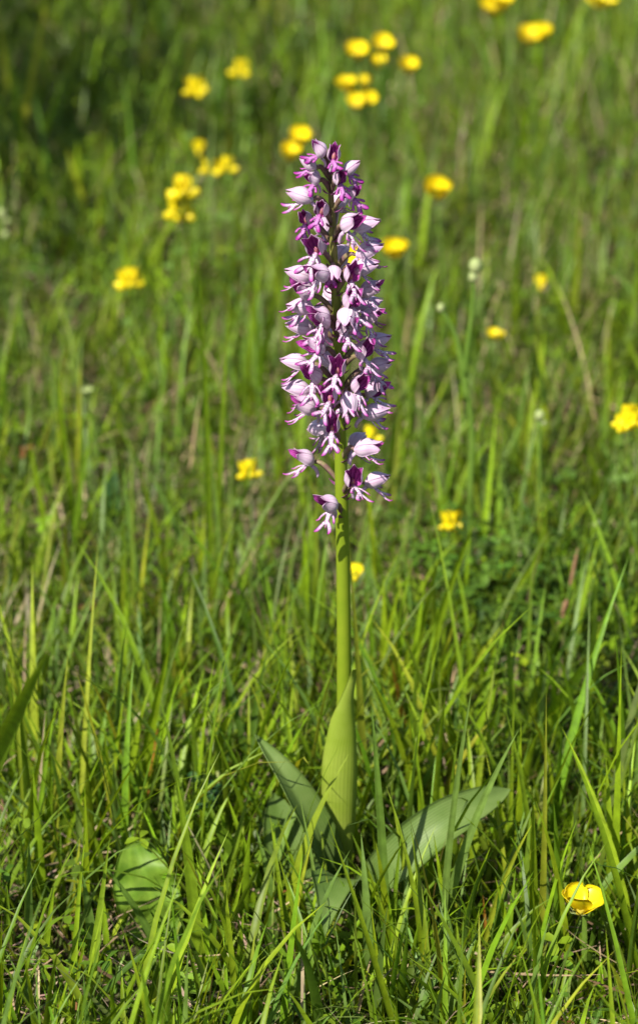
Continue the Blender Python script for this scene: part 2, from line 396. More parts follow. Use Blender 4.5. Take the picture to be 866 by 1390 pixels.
# ------------------------------------------------------------------ the orchid
orchid = empty('orchid'); tag(orchid, 'tall military orchid with a spike of pale pink and purple helmet flowers', 'orchid')
STEM_PX = [(462, 1236, 0.0045), (466, 1100, 0.0043), (467, 930, 0.0040), (466, 800, 0.0037), (464, 690, 0.0035), (461, 570, 0.0031), (458, 450, 0.0026), (453, 350, 0.0021), (450, 280, 0.0016), (447, 225, 0.0009)]
stem_pts = catmull([at_y(a, b, 0.0) for a, b, _ in STEM_PX], 4)
rr = np.interp(np.linspace(0, len(STEM_PX) - 1, len(stem_pts)), range(len(STEM_PX)), [c for *_, c in STEM_PX])
stem_pts[0].z = -0.01
def stem_mat():
    s = NT('orchid_stem_flushed'); nz = s.noise(90, 4); c = s.mixc(nz, (0.15, 0.23, 0.010), (0.24, 0.30, 0.018))
    tc = s.n('ShaderNodeTexCoord'); sp = s.n('ShaderNodeSeparateXYZ'); s.l(tc.outputs['Object'], sp.inputs[0])
    up = s.n('ShaderNodeMapRange'); up.inputs['From Min'].default_value = 0.33; up.inputs['From Max'].default_value = 0.43; s.l(sp.outputs[2], up.inputs['Value'])
    c = s.mixc(up.outputs[0], c, (0.20, 0.15, 0.06))
    return s.finish(c, 0.4, 0.1, c, 0.4, nz, 0.2, 0.0004)
link('stem', tube(stem_pts, rr, 14, 'stem'), [stem_mat()], orchid)
def stem_at(z):
    for a, b in zip(stem_pts, stem_pts[1:]):
        if a.z <= z <= b.z: return a.lerp(b, (z - a.z) / (b.z - a.z + 1e-9))
    return stem_pts[-1].copy()

def sepal_mesh(tc, L, Rr, A, flare, young=0):
    nu, nv = 10, 7; P = np.zeros((nu, nv, 3))
    for i in range(nu):
        u = i / (nu - 1)
        r = Rr * (0.14 + 0.86 * math.sin(math.pi * min(1, u ** 0.72 * 0.985)) ** 1.15) + flare * Rr * max(0, u - 0.55) ** 2 * 4
        al = A * (1 - max(0, (u - 0.35) / 0.65) ** 3.0) + 0.012
        for j in range(nv):
            v = -1 + 2 * j / (nv - 1); th = tc + v * al
            P[i, j] = (L * u, r * math.sin(th), r * math.cos(th) + 0.09 * L * math.sin(math.pi * u * 0.8) - 0.02 * L + 0.10 * L * max(0, u - 0.75) ** 2 * 9)
    c = np.zeros_like(P); c[..., 0] = P[..., 0]
    return shell(P, 0.00030, c, True, 'sepal')
def ribbon(pts, widths, hgt, colours):
    """lens-section strip: returns verts, faces, colours"""
    V, F, C = [], [], []
    pts = [np.array(p, float) for p in pts]
    for i, p in enumerate(pts):
        t = pts[min(i + 1, len(pts) - 1)] - pts[max(i - 1, 0)]; t /= np.linalg.norm(t)
        s = np.cross([0, 0, 1], t); s /= np.linalg.norm(s); nn = np.cross(t, s); w = widths[i] / 2
        V += [p + s * w, p + nn * hgt, p - s * w, p - nn * hgt]
        c = np.array(colours[i], float); e = c.copy(); e[:3] = e[:3] * 0.74 + np.array([0.42, 0.07, 0.36]) * 0.26
        C += [e, c, e, c]
    for i in range(len(pts) - 1):
        for k in range(4):
            F.append([i * 4 + k, i * 4 + (k + 1) % 4, (i + 1) * 4 + (k + 1) % 4, (i + 1) * 4 + k])
    F += [[3, 2, 1, 0], [4 * len(pts) - 4 + k for k in range(4)]]
    return V, F, C
def lip_mesh(young, r):
    s = 0.74 if young else 1.14; u = r.uniform
    wht = (0.74, 0.62, 0.71, 1.0) if not young else (0.52, 0.22, 0.50, 0.9)
    pk = (0.64, 0.42, 0.60, 0.5) if not young else (0.42, 0.08, 0.38, 0.3)
    mg = (0.34, 0.018, 0.25, 0.0); mid = (0.50, 0.13, 0.41, 0.1)
    V, F, C = [], [], []
    def add(P, w, cols, hgt=0.00032):
        v, f, c = ribbon([np.array(p) * 0.001 * s for p in P], [x * 0.001 * (0.8 + 0.2 * s) for x in w], hgt, cols)
        b = len(V); V.extend(v); F.extend([[b + k for k in q] for q in f]); C.extend(c)
    add([(-0.6, 0, 0.2), (1.2, 0, 0.3), (3, 0, 0.35), (5, 0, 0.2), (6.8, 0, -0.1), (8.0, 0, -0.4)], [2.4, 3.2, 3.6, 2.9, 3.3, 3.4], [pk, wht, wht, wht, wht, pk], 0.0005)
    a1, a2 = u(2.5, 4.6), u(4.0, 5.6)
    for sg in (-1, 1):
        a = u(0.7, 1.25)
        add([(2.0, sg * 0.7, 0.2), (2.9, sg * 2.2 * a, 0.4), (4.3, sg * 3.6 * a, 0.3), (6.0, sg * 4.6 * a, u(-0.2, 0.6)), (7.1, sg * 5.0 * a, u(0, 1.2))], [1.6, 1.5, 1.4, 1.7, 0.6], [wht, wht, pk, mid, mg])
        g = u(0.75, 1.25)
        add([(6.2, sg * 0.6, -0.1), (7.8, sg * 1.5 * g, -0.3), (9.6, sg * 2.5 * g, -0.5), (11.2, sg * 3.2 * g, -0.2), (12.3, sg * 3.5 * g, u(0, 0.8))], [2.2, 2.4, 2.9, 2.7, 0.9], [wht, wht, pk, mid if not young else mg, mg])
    add([(7.2, 0, -0.3), (8.8, 0, -0.6), (9.6, 0, -0.8)], [0.9, 0.7, 0.3], [pk, mid, mg])
    return mesh('lip', V, F, cols=C)
def spur_mesh(young):
    s = 0.7 if young else 1
    P = [Vector(p) * s for p in ((0.0012, 0, -0.0018), (-0.0008, 0, -0.0038), (-0.0018, 0, -0.0058), (-0.0022, 0, -0.0078), (-0.0018, 0, -0.0092))]
    return tube(P, [0.0011 * s, 0.0011 * s, 0.0010 * s, 0.0010 * s, 0.0004], 6, 'spur')
def column_mesh():
    return tube([Vector(p) for p in ((0.0005, 0, -0.001), (0.0022, 0, 0.0002), (0.0036, 0, 0.001), (0.0042, 0, 0.0018))], [0.0008, 0.0011, 0.0011, 0.0004], 6, 'column')
def petal_in_mesh(sg):
    P = np.zeros((6, 3, 3))
    for i in range(6):
        u = i / 5; w = 0.0007 * math.sin(math.pi * min(1, 0.15 + u * 0.85))
        for j in range(3):
            P[i, j] = (0.001 + 0.0085 * u, sg * (0.0009 + 0.0007 * math.sin(math.pi * u)) + (j - 1) * w * 0.5, 0.0008 + 0.0016 * math.sin(math.pi * u * 0.8) + (j - 1) * w * sg)
    return shell(P, 0.00015, None, False, 'petal')
rl = random.Random(3)
KIT = {}
for yg in (0, 1):
    for v in range(5):
        L = (0.0150 if not yg else 0.0102) * rl.uniform(0.92, 1.08); Rr = (0.0043 if not yg else 0.0034) * (1.0 if v < 3 else 1.1) * rl.uniform(0.93, 1.07); fl = rl.uniform(0.0, 0.25) if v < 3 else rl.uniform(0.5, 1.0); A = 1.02 if v < 3 else 0.88
        KIT[yg, v] = dict(L=L, sep=[sepal_mesh(0.0, L * 1.02, Rr * 1.05, A * 0.96, fl * 0.7), sepal_mesh(1.45, L, Rr, A, fl), sepal_mesh(-1.45, L * 0.98, Rr * 0.99, A, fl * rl.uniform(0.4, 1.5))], lip=lip_mesh(yg, rl), spur=spur_mesh(yg), petals=[petal_in_mesh(1), petal_in_mesh(-1)])
COLM = column_mesh()

Z1 = lambda x, y: (350 + 0.254 * x, 170 + 0.254 * y)
Z2 = lambda x, y: (350 + 0.254 * x, 430 + 0.254 * y)
# hood centre in photograph pixels, facing (0 = to the camera, -90 left, +90 right), hood lift, young
FL = [(*Z1(318, 130), -70, 50, 1), (*Z1(405, 150), 2, 66, 1), (*Z1(265, 205), -95, 30, 1), (*Z1(285, 290), -50, 25, 1), (*Z1(505, 228), 88, 28, 1), (*Z1(442, 285), 18, 45, 1),
      (*Z1(222, 380), -92, 12, 0), (*Z1(515, 365), 38, 42, 1), (*Z1(335, 450), -12, 48, 1), (*Z1(248, 500), -32, 42, 1), (*Z1(505, 530), 48, 25, 0), (*Z1(585, 540), 78, 12, 0),
      (*Z1(300, 655), -18, 42, 0), (*Z1(600, 675), 92, 14, 0), (*Z1(445, 690), 150, 10, 0), (*Z1(215, 800), -90, 8, 0), (*Z1(318, 800), -40, 20, 0), (*Z1(405, 795), 8, -38, 1), (*Z1(580, 765), 78, 15, 0),
      (*Z1(510, 795), 22, 45, 0), (*Z1(228, 885), -48, 36, 0), (*Z1(610, 880), 62, 24, 0), (*Z1(510, 935), 26, 45, 0), (*Z1(600, 965), 102, 8, 0), (*Z1(225, 975), -86, 6, 0),
      (*Z1(325, 1020), -42, 20, 0), (*Z1(475, 1040), -4, -30, 0), (*Z1(610, 1030), 58, 26, 0), (*Z1(222, 1082), -84, 2, 0), (*Z1(385, 930), -170, 10, 0),
      (*Z2(295, 165), -52, 24, 0), (*Z2(195, 250), -86, 2, 0), (*Z2(282, 315), -38, 40, 0), (*Z2(424, 272), 2, 50, 0), (*Z2(205, 390), -88, 2, 0), (*Z2(378, 420), -12, 48, 0), (*Z2(245, 480), -66, 22, 0),
      (*Z2(395, 575), 2, 52, 0), (*Z2(320, 605), -140, -24, 0), (*Z2(645, 135), 92, 8, 0), (*Z2(580, 182), 34, 42, 0), (*Z2(655, 268), 82, 14, 0), (*Z2(590, 320), 112, 6, 0), (*Z2(550, 365), 34, 40, 0),
      (*Z2(635, 395), 58, 32, 0), (*Z2(485, 470), 14, -52, 0), (*Z2(630, 515), 98, 4, 0), (*Z2(535, 668), 150, 2, 0), (*Z2(590, 708), 74, 4, 0), (*Z2(240, 760), -64, 24, 0), (*Z2(515, 865), 14, 46, 0),
      (*Z2(640, 878), 86, 12, 0), (*Z2(365, 1008), -44, 26, 0), (*Z2(370, 108), -150, 8, 0), (*Z2(480, 50), 30, 30, 0), (*Z2(335, 30), -25, 25, 0)]
for zz, az in ((0.30, 172), (0.325, -160), (0.345, 158), (0.362, -175), (0.38, 170), (0.398, -165), (0.412, 165), (0.285, -150)):
    p = stem_at(zz); d = ray(433, 695)
    FL.append((None, zz, az, 10, 0))
for fi, (px, py, az, lift, yg) in enumerate(FL):
    K = KIT[yg, fi % 3 if abs(az) > 74 else 3 + fi % 2]; L = K['L']; a = R(az + rl.uniform(-5, 5)); lift = R(lift + rl.uniform(-4, 4))
    f = Vector((math.sin(a), -math.cos(a), 0)); rc = 0.0195 if not yg else 0.014
    if px is None:
        s0 = stem_at(py); C = s0 + f * rc
    else:
        C0 = at_y(px, py, 0.0); s0 = stem_at(C0.z); xo = C0.x - s0.x
        yy = math.sqrt(max(rc * rc - xo * xo, 0)) * (-1 if abs(az) < 100 else 1)
        C = at_y(px, py, yy); s0 = stem_at(C.z)
    Bp = C - f * (L * 0.5 * math.cos(lift)) - Vector((0, 0, L * 0.5 * math.sin(lift)))
    hz = Vector((Bp.x - s0.x, Bp.y, 0)); dist = hz.length
    if dist < 0.006: Bp += f * 0.006; hz = Vector((Bp.x - s0.x, Bp.y, 0)); dist = hz.length
    hz.normalize()
    za = Bp.z - max(0.005, min(0.016, dist * 0.75)) - (0.004 if lift < 0 else 0)
    sa = stem_at(max(za, 0.1)); S = Vector((sa.x, sa.y, sa.z)) + hz * 0.0012
    P = bez(S, S + hz * dist * 0.3 + Vector((0, 0, 0.006)), Bp - hz * dist * 0.3 + Vector((0, 0, 0.002)), Bp, 7)
    ov = tube([p - Bp for p in P], [0.0009, 0.0011, 0.0013, 0.0014, 0.0014, 0.0013, 0.0011, 0.0009], 8, 'flower', 0.10)
    fo = link('flower', ov, [M_ovary], orchid, Matrix.Translation(Bp))
    yaw = Matrix.Rotation(a - math.pi / 2, 4, 'Z')           # local +X -> facing direction
    roll = Matrix.Rotation(rl.uniform(-0.4, 0.4), 4, 'X')
    Mh = yaw @ Matrix.Rotation(-lift, 4, 'Y') @ roll
    for sm in K['sep']: link('sepal', sm, [M_hood, M_hood_in], fo, Mh)
    for pm in K['petals']: link('petal', pm, [M_hood_in], fo, Mh)
    lp = R(rl.uniform(18, 56) if abs(az) > 45 else rl.uniform(30, 68)) - 0.35 * max(lift, 0) + (0.5 if lift < -0.3 else 0)
    lip0 = Mh @ Vector((L * 0.16, 0, -0.0016))
    link('lip', K['lip'], [M_lip], fo, Matrix.Translation(lip0) @ yaw @ Matrix.Rotation(lp, 4, 'Y') @ Matrix.Rotation(rl.uniform(-0.35, 0.35), 4, 'Z') @ Matrix.Rotation(rl.uniform(-0.6, 0.6), 4, 'X'))
    link('spur', K['spur'], [M_spur], fo, yaw @ roll)
    link('column', COLM, [M_column], fo, Mh)
    # small bract at the foot of the ovary
    BP = np.zeros((5, 3, 3)); side = Vector((-hz.y, hz.x, 0))
    for i in range(5):
        u = i / 4; w = 0.0016 * (1 - u ** 1.5) + 0.0001; c = hz * (0.001 + 0.0042 * u) + Vector((0, 0, -0.0012 + 0.003 * u * u))
        for j in range(3): BP[i, j] = (S - Bp) + c + side * (j - 1) * w + Vector((0, 0, abs(j - 1) * 0.0005))
    link('bract', shell(BP, 0.00018, None, False, 'bract'), [M_bract], fo)

# leaves: centre line + half widths + fold + facing
def leaf_mesh(C, widths, fold, up, th=0.0005, nv=9, wave=0.0, name='leaf', curl=0.0, seed=0):
    n = len(C); P = np.zeros((n, nv, 3)); q = random.Random(seed); ph = q.uniform(0, 6)
    for i, c in enumerate(C):
        t = (C[min(i + 1, n - 1)] - C[max(i - 1, 0)]).normalized()
        u = up(i / (n - 1)) if callable(up) else up
        s = t.cross(u).normalized(); nn = s.cross(t).normalized(); w = widths[i]
        for j in range(nv):
            v = -1 + 2 * j / (nv - 1)
            off = fold * abs(v) ** 1.3 * w + wave * math.sin(ph + i * 1.1 + v * 1.5) * abs(v) * w
            P[i, j] = c + s * (v * w * math.cos(curl * abs(v))) + nn * off
    return shell(P, th, None, False, name)
def prof(n, wmax, peak=0.45, base=0.5, tipx=1.0):
    out = []
    for i in range(n):
        t = i / (n - 1)
        k = base + (1 - base) * math.sin(math.pi / 2 * min(1, t / peak)) if t < peak else math.cos(math.pi / 2 * (t - peak) / (1 - peak)) ** tipx
        out.append(max(wmax * k, 0.00015))
    return out
def leaf_px(spec, nseg, width_px, fold, up, wave=0.0, peak=0.45, base=0.5, tipx=0.9, curl=0.0, seed=0, th=0.0005):
    C = catmull([at_y(a, b, y) for a, b, y in spec], nseg); w = width_px * PXM(C[0]) / 2
    return leaf_mesh(C, prof(len(C), w, peak, base, tipx), fold, up, th, 9, wave, 'leaf', curl, seed)
toCam = Vector((0, -0.9, 0.45))
# sheath leaf wrapped round the stem
def sheath():
    nu, nv = 22, 13; P = np.zeros((nu, nv, 3))
    for i in range(nu):
        u = i / (nu - 1); py = 1212 - u * (1212 - 905); px = 462 + 0.0 * u + (6 * u if u < 0.6 else 3.6 + 14 * (u - 0.6))
        c = at_y(px, py, 0.0)
        wpx = 22 + 28 * math.sin(math.pi / 2 * min(1, u / 0.5)) if u < 0.5 else 50 * (1 - ((u - 0.5) / 0.5) ** 1.7) + 1.0
        r = max(0.0050, wpx * 0.5 * PXM(c))
        # the free margins overlap in front on the right-hand side; the tip is the back of the leaf
        span = math.pi * (1.08 if u < 0.62 else 1.08 - 1.02 * ((u - 0.62) / 0.38) ** 1.1); a0 = R(35) + R(30) * max(0, u - 0.5)
        cx = -0.0015 * math.sin(math.pi * u) * 1.5
        for j in range(nv):
            v = -1 + 2 * j / (nv - 1); th = a0 + v * span
            rx = r * (1.0 + 0.09 * v); P[i, j] = (c.x + cx + rx * math.sin(th), -max(rx * 0.62, 0.0050 + 0.0006 * v) * math.cos(th), c.z)
    ctr = np.zeros_like(P); ctr[..., 0] = P[..., 0].mean(); ctr[..., 2] = P[..., 2]
    return shell(P, 0.0005, ctr, False, 'leaf')
o = link('sheath_leaf', sheath(), [M_sheath], orchid); o['label'] = 'bright yellow-green sheath leaf wrapped round the stem'
o = link('leaf', leaf_px([(458, 1205, -0.008), (428, 1130, -0.014), (390, 1060, -0.012), (345, 996, 0.0)], 6, 46, 0.75, Vector((0.55, -0.75, 0.25)), 0.04, 0.35, 0.6, 0.8, seed=1), [M_oleaf], orchid); o['label'] = 'upright folded leaf leaning away from the stem'
o = link('leaf', leaf_px([(478, 1228, -0.015), (525, 1180, -0.035), (590, 1125, -0.03), (650, 1090, -0.015), (692, 1072, 0.0)], 6, 62, 0.30, Vector((-0.25, -0.75, 0.62)), 0.05, 0.4, 0.5, 0.75, seed=2), [M_oleaf], orchid); o['label'] = 'broad spreading leaf with greyish bloom'
o = link('leaf', leaf_px([(456, 1228, -0.004), (418, 1210, 0.004), (388, 1150, 0.014), (372, 1076, 0.03)], 6, 78, 0.18, Vector((0.35, -0.8, 0.45)), 0.06, 0.45, 0.6, 0.6, seed=3), [M_oleaf], orchid)
o = link('leaf', leaf_px([(466, 1236, -0.008), (459, 1194, -0.03), (450, 1204, -0.06), (440, 1275, -0.10)], 6, 74, 0.22, Vector((0.15, -0.3, 0.95)), 0.08, 0.4, 0.6, 1.2, seed=5), [M_oleaf], orchid)

# ------------------------------------------------------------------ single grass tufts that stand out, each blade a part
MB_COL = {'lime': LIME, 'mid': MID, 'blue': BLUE, 'yel': YEL, 'dark': DARK, 'straw': STRAW, 'rust': (0.40, 0.17, 0.03)}
def blade_part(parent, origin, Bs, T, w, colr, bow, seed, rows=12):
    q = random.Random(seed); Bs = Vector(Bs) - origin; T = Vector(T) - origin; ln = (T - Bs).length
    side0 = Vector((q.uniform(-1, 1), q.uniform(-0.6, 0.6), 0)).normalized()
    out = Vector((T.x - Bs.x, T.y - Bs.y, 0)); out = out.normalized() if out.length > 0.004 else side0
    c1 = Bs + (T - Bs) * 0.35 - out * bow * ln * 0.5 + Vector((0, 0, ln * bow * 0.4)); c2 = Bs + (T - Bs) * 0.72 - out * bow * ln * 0.25 + Vector((0, 0, ln * bow * 0.45))
    C = bez(Bs, c1, c2, T, rows); ya = q.uniform(-0.55, 0.55); tw = q.uniform(-0.6, 0.6)
    V, F, CC = [], [], []; cb = np.array(MB_COL[colr]) * q.uniform(0.85, 1.18) * np.array([q.uniform(0.92, 1.1), 1, q.uniform(0.85, 1.15)])
    for i, c in enumerate(C):
        t = i / rows; tg = (C[min(i + 1, rows)] - C[max(i - 1, 0)]).normalized()
        fa = Vector((math.sin(ya + tw * t), -math.cos(ya + tw * t), 0.25)); s = tg.cross(fa).normalized(); nn = s.cross(tg)
        ww = max(w / 2 * min(1, 0.62 + 1.1 * t) * (1 - t ** 2.4), 0.00008)
        V += [c + s * ww + nn * ww * 0.35, c + s * ww * 0.5 + nn * ww * 0.12, c, c - s * ww * 0.5 + nn * ww * 0.12, c - s * ww + nn * ww * 0.35]
        k = 0.9 + 0.2 * t; edge = 1.06
        for m in (edge, 1.0, 1.16, 1.0, edge): CC.append((*(cb * k * m), 1))
        if i: F += [[(i - 1) * 5 + j, (i - 1) * 5 + j + 1, i * 5 + j + 1, i * 5 + j] for j in range(4)]
    return link('blade', mesh('blade', V, F, cols=CC), [M_grass], parent)
def tuft(label, blades, group=None, seed=0):
    """blades: base px, base py, tip px, tip py, width px, colour, bow, lean toward (+) or from (-) the camera in m"""
    q = random.Random(seed); b0 = blades[0]; org = at_z(b0[0], b0[1], 0.0)
    e = empty('grass_tuft', org); tag(e, label, 'grass', group)
    for k, (bx, by, tx, ty, w, c, bow, lean) in enumerate(blades):
        Bs = at_z(bx, by, -0.006); T = at_y(tx, ty, Bs.y - lean)
        blade_part(e, org, Bs, T, 1.2 * w * PXM(Bs), c, bow, seed * 131 + k)
    return e
def fan(bx, by, n, spread, hmin, hmax, w0, w1, cols, seed, lean=0.02, skew=0):
    q = random.Random(seed); out = []
    for k in range(n):
        x = bx + q.gauss(0, spread * 0.22); y = by + q.gauss(0, 9); h = q.uniform(hmin, hmax)
        out.append((x, y, x + skew + q.gauss(0, spread * 0.5), y - h, q.uniform(w0, w1), q.choice(cols), q.uniform(-0.05, 0.22), q.uniform(-lean, lean)))
    return out
tuft('dense clump of broad bright green grass behind the orchid stem', [
    (520, 1010, 520, 782, 13, 'lime', 0.05, 0.0), (545, 1015, 600, 745, 14, 'lime', 0.08, 0.0), (560, 1010, 648, 700, 13, 'lime', 0.1, 0.0), (575, 1015, 652, 835, 15, 'lime', 0.14, 0.01),
    (590, 1020, 682, 848, 12, 'yel', 0.12, 0.0), (510, 1005, 498, 815, 11, 'mid', 0.05, 0.0), (530, 1020, 560, 850, 12, 'lime', 0.05, 0.01), (550, 1030, 575, 800, 12, 'lime', 0.05, 0.0),
    (570, 1035, 610, 870, 14, 'lime', 0.1, 0.02), (540, 1035, 536, 860, 12, 'yel', 0.02, 0.01), (600, 1040, 640, 900, 12, 'lime', 0.05, 0.0), (505, 1020, 545, 790, 9, 'lime', 0.1, 0.0),
    (585, 1030, 560, 880, 10, 'mid', 0.1, 0.02), (555, 1040, 528, 890, 8, 'rust', 0.05, 0.02), (615, 1040, 630, 860, 9, 'mid', 0.05, 0.0), (525, 1000, 560, 760, 8, 'mid', 0.1, -0.01),
    (500, 1030, 512, 880, 10, 'lime', 0.05, 0.02), (565, 1025, 690, 905, 9, 'mid', 0.25, 0.0), (580, 1040, 600, 940, 13, 'lime', 0.1, 0.02)] + fan(555, 1020, 16, 75, 90, 200, 6, 13, ['lime', 'lime', 'mid', 'yel'], 51), seed=1)
tuft('upright light green grass clump at the left of the orchid stem', [
    (418, 930, 412, 712, 13, 'lime', 0.03, 0.0), (430, 940, 428, 770, 11, 'lime', 0.03, 0.0), (440, 930, 440, 745, 9, 'mid', 0.05, 0.0), (405, 940, 395, 800, 10, 'mid', 0.05, 0.0), (412, 950, 450, 850, 8, 'blue', 0.1, 0.0),
    (395, 950, 375, 820, 8, 'lime', 0.08, 0.0), (435, 955, 400, 860, 9, 'blue', 0.12, 0.01), (425, 960, 440, 860, 9, 'lime', 0.05, 0.01)] + fan(418, 945, 10, 55, 60, 150, 5, 10, ['lime', 'mid', 'blue'], 52), seed=2)
tuft('wide lime blade and slim companions rising beyond the spreading orchid leaf', [
    (615, 1100, 676, 926, 24, 'lime', 0.06, 0.0), (640, 1090, 642, 985, 8, 'blue', 0.05, 0.0), (650, 1095, 668, 970, 9, 'lime', 0.02, 0.0), (625, 1105, 608, 960, 8, 'mid', 0.05, 0.01), (600, 1100, 585, 985, 7, 'blue', 0.08, 0.01), (660, 1110, 700, 958, 7, 'mid', 0.05, 0)], seed=3)
tuft('long arching lime blades with a broad tip over dark undergrowth', [
    (705, 1065, 822, 870, 19, 'lime', 0.10, 0.0), (700, 1030, 762, 850, 12, 'mid', 0.05, 0.0), (712, 1050, 735, 900, 9, 'lime', 0.05, 0.0), (725, 1045, 700, 930, 7, 'blue', 0.1, 0.01), (735, 1050, 755, 915, 8, 'blue', 0.05, 0.0), (745, 1060, 700, 960, 7, 'mid', 0.1, 0.01)], seed=4)
tuft('tall slim grey-green blade standing before the orchid leaves', [(526, 1330, 504, 958, 12, 'blue', 0.03, 0.0), (532, 1335, 545, 1130, 7, 'mid', 0.05, 0.0), (515, 1330, 490, 1170, 7, 'blue', 0.05, 0.0)], seed=5)
tuft('pale curved blades crossing the spreading orchid leaf', [(592, 1320, 703, 992, 12, 'blue', 0.12, 0.0), (600, 1330, 641, 930, 9, 'blue', 0.06, 0.0), (610, 1325, 588, 1130, 8, 'lime', 0.05, 0.0), (580, 1330, 560, 1185, 9, 'lime', 0.05, 0), (620, 1330, 665, 1150, 8, 'lime', 0.1, 0)], seed=6)
tuft('stiff straight blade and yellow-green companions left of the cupped buttercup', [(722, 1330, 722, 1070, 15, 'lime', 0.0, 0.0), (650, 1320, 722, 1118, 7, 'yel', 0.12, 0.0), (735, 1330, 700, 1150, 7, 'mid', 0.06, 0.0), (700, 1330, 672, 1190, 10, 'lime', 0.06, 0.0), (745, 1320, 765, 1170, 6, 'blue', 0.1, 0.0), (660, 1310, 655, 1215, 6, 'rust', 0.02, 0.0)], seed=7)
tuft('broad blades leaning across the right of the cupped buttercup', [(815, 1180, 868, 990, 17, 'lime', 0.08, 0.0), (790, 1270, 900, 1125, 13, 'lime', 0.05, 0.0), (842, 1130, 790, 1010, 12, 'lime', 0.08, 0.0), (825, 1160, 835, 1040, 8, 'mid', 0.05, 0.0), (850, 1200, 880, 1080, 9, 'mid', 0.05, 0)], seed=8)
tuft('pair of long pointed lime blades beside the rounded basal leaf', [(182, 1145, 232, 868, 15, 'lime', 0.05, 0.0), (205, 1120, 242, 915, 6, 'lime', 0.05, 0.0), (160, 1175, 198, 945, 11, 'lime', 0.03, 0.0), (147, 1160, 171, 930, 8, 'lime', 0.03, 0.0), (190, 1130, 215, 985, 8, 'rust', 0.02, 0.0), (170, 1180, 150, 1010, 6, 'blue', 0.05, 0), (215, 1140, 233, 980, 5, 'blue', 0.03, 0)], seed=9)
tuft('slender upright blades gathered at the left behind the round basal leaf', [(45, 1210, 77, 952, 7, 'mid', 0.04, 0.0), (65, 1200, 70, 1025, 11, 'lime', 0.02, 0.0), (72, 1215, 140, 1018, 6, 'lime', 0.08, 0.0), (50, 1200, 62, 965, 5, 'straw', 0.03, 0.0), (55, 1205, 30, 1030, 6, 'blue', 0.06, 0.0), (110, 1220, 104, 1050, 10, 'blue', 0.03, 0), (118, 1280, 116, 1075, 9, 'lime', 0.0, 0.0), (85, 1220, 100, 1100, 8, 'lime', 0.05, 0)], seed=10)
tuft('short bluish grass tuft in front of the slender upright blades', [(38, 1345, 40, 1138, 15, 'blue', 0.02, 0.0), (132, 1345, 112, 1185, 14, 'blue', 0.04, 0.0), (60, 1345, 75, 1200, 9, 'lime', 0.05, 0.0), (20, 1340, 10, 1200, 8, 'mid', 0.05, 0), (90, 1345, 140, 1190, 8, 'blue', 0.12, 0), (150, 1345, 138, 1200, 9, 'lime', 0.02, 0)], seed=11)
tuft('dark green blades growing before the round basal leaf', [(272, 1345, 240, 1055, 15, 'mid', 0.04, 0.0), (235, 1345, 135, 1168, 10, 'blue', 0.14, 0.0), (285, 1345, 300, 1180, 9, 'mid', 0.05, 0.0), (300, 1340, 330, 1190, 8, 'lime', 0.05, 0), (255, 1345, 200, 1230, 8, 'dark', 0.1, 0)], seed=12)
tuft('dark green blades leaning out from the low orchid leaves', [(365, 1240, 272, 1095, 22, 'mid', 0.10, 0.0), (355, 1250, 308, 1080, 9, 'lime', 0.06, 0.0), (345, 1260, 330, 1130, 9, 'lime', 0.04, 0.0), (390, 1330, 425, 1135, 8, 'yel', 0.06, 0), (400, 1335, 380, 1200, 9, 'mid', 0.06, 0), (430, 1340, 425, 1225, 11, 'lime', 0.04, 0)], seed=13)
near = empty('leaning_grass', at_z(-75, 1230, 0)); tag(near, 'large soft-focus green grass blade leaning in from the side', 'grass')
blade_part(near, Vector(near.location), at_z(-75, 1230, -0.006), at_y(74, 872, -0.34), 0.0125, 'mid', 0.04, 77)
tuft('very tall straight grass blade left of the orchid spike', [(292, 850, 312, 395, 9, 'mid', 0.01, 0.0), (286, 850, 268, 330, 8, 'mid', 0.02, 0.0), (300, 855, 285, 600, 6, 'blue', 0.04, 0), (280, 850, 262, 680, 6, 'lime', 0.06, 0)], seed=14)
tuft('two crossing bluish blades in the turf left of the orchid', [(268, 800, 200, 636, 9, 'blue', 0.08, 0.0), (236, 720, 273, 604, 9, 'blue', 0.04, 0.0), (190, 850, 166, 628, 8, 'blue', 0.03, 0), (225, 790, 235, 660, 6, 'mid', 0.05, 0)], seed=15)
tuft('bright tall blades near the small single trefoil flower', [(105, 780, 72, 480, 9, 'lime', 0.02, 0), (95, 790, 130, 560, 8, 'mid', 0.04, 0), (70, 790, 40, 600, 8, 'lime', 0.05, 0), (112, 770, 112, 560, 7, 'mid', 0.02, 0)], seed=16)
tuft('upright grass clump below the golden trefoil pair', [(330, 590, 355, 350, 11, 'mid', 0.03, 0), (345, 580, 380, 380, 9, 'lime', 0.06, 0), (318, 590, 300, 410, 8, 'blue', 0.05, 0), (340, 600, 335, 440, 8, 'lime', 0.03, 0), (352, 590, 340, 330, 7, 'mid', 0.04, 0)], seed=17)
tuft('light green blades among the dark undergrowth at the right of the bright clump', [(650, 900, 735, 750, 12, 'lime', 0.1, 0), (665, 905, 690, 800, 8, 'mid', 0.05, 0), (700, 890, 742, 700, 10, 'mid', 0.04, 0), (760, 890, 800, 800, 8, 'lime', 0.05, 0), (800, 900, 800, 815, 7, 'blue', 0.03, 0), (820, 900, 835, 790, 8, 'mid', 0.03, 0)], seed=18)
tuft('tall pale grass stalks standing in the shaded background turf', [(20, 250, 68, -20, 9, 'yel', 0.02, 0), (35, 260, 10, 60, 8, 'mid', 0.03, 0), (45, 255, 90, 90, 7, 'lime', 0.05, 0)], seed=19)
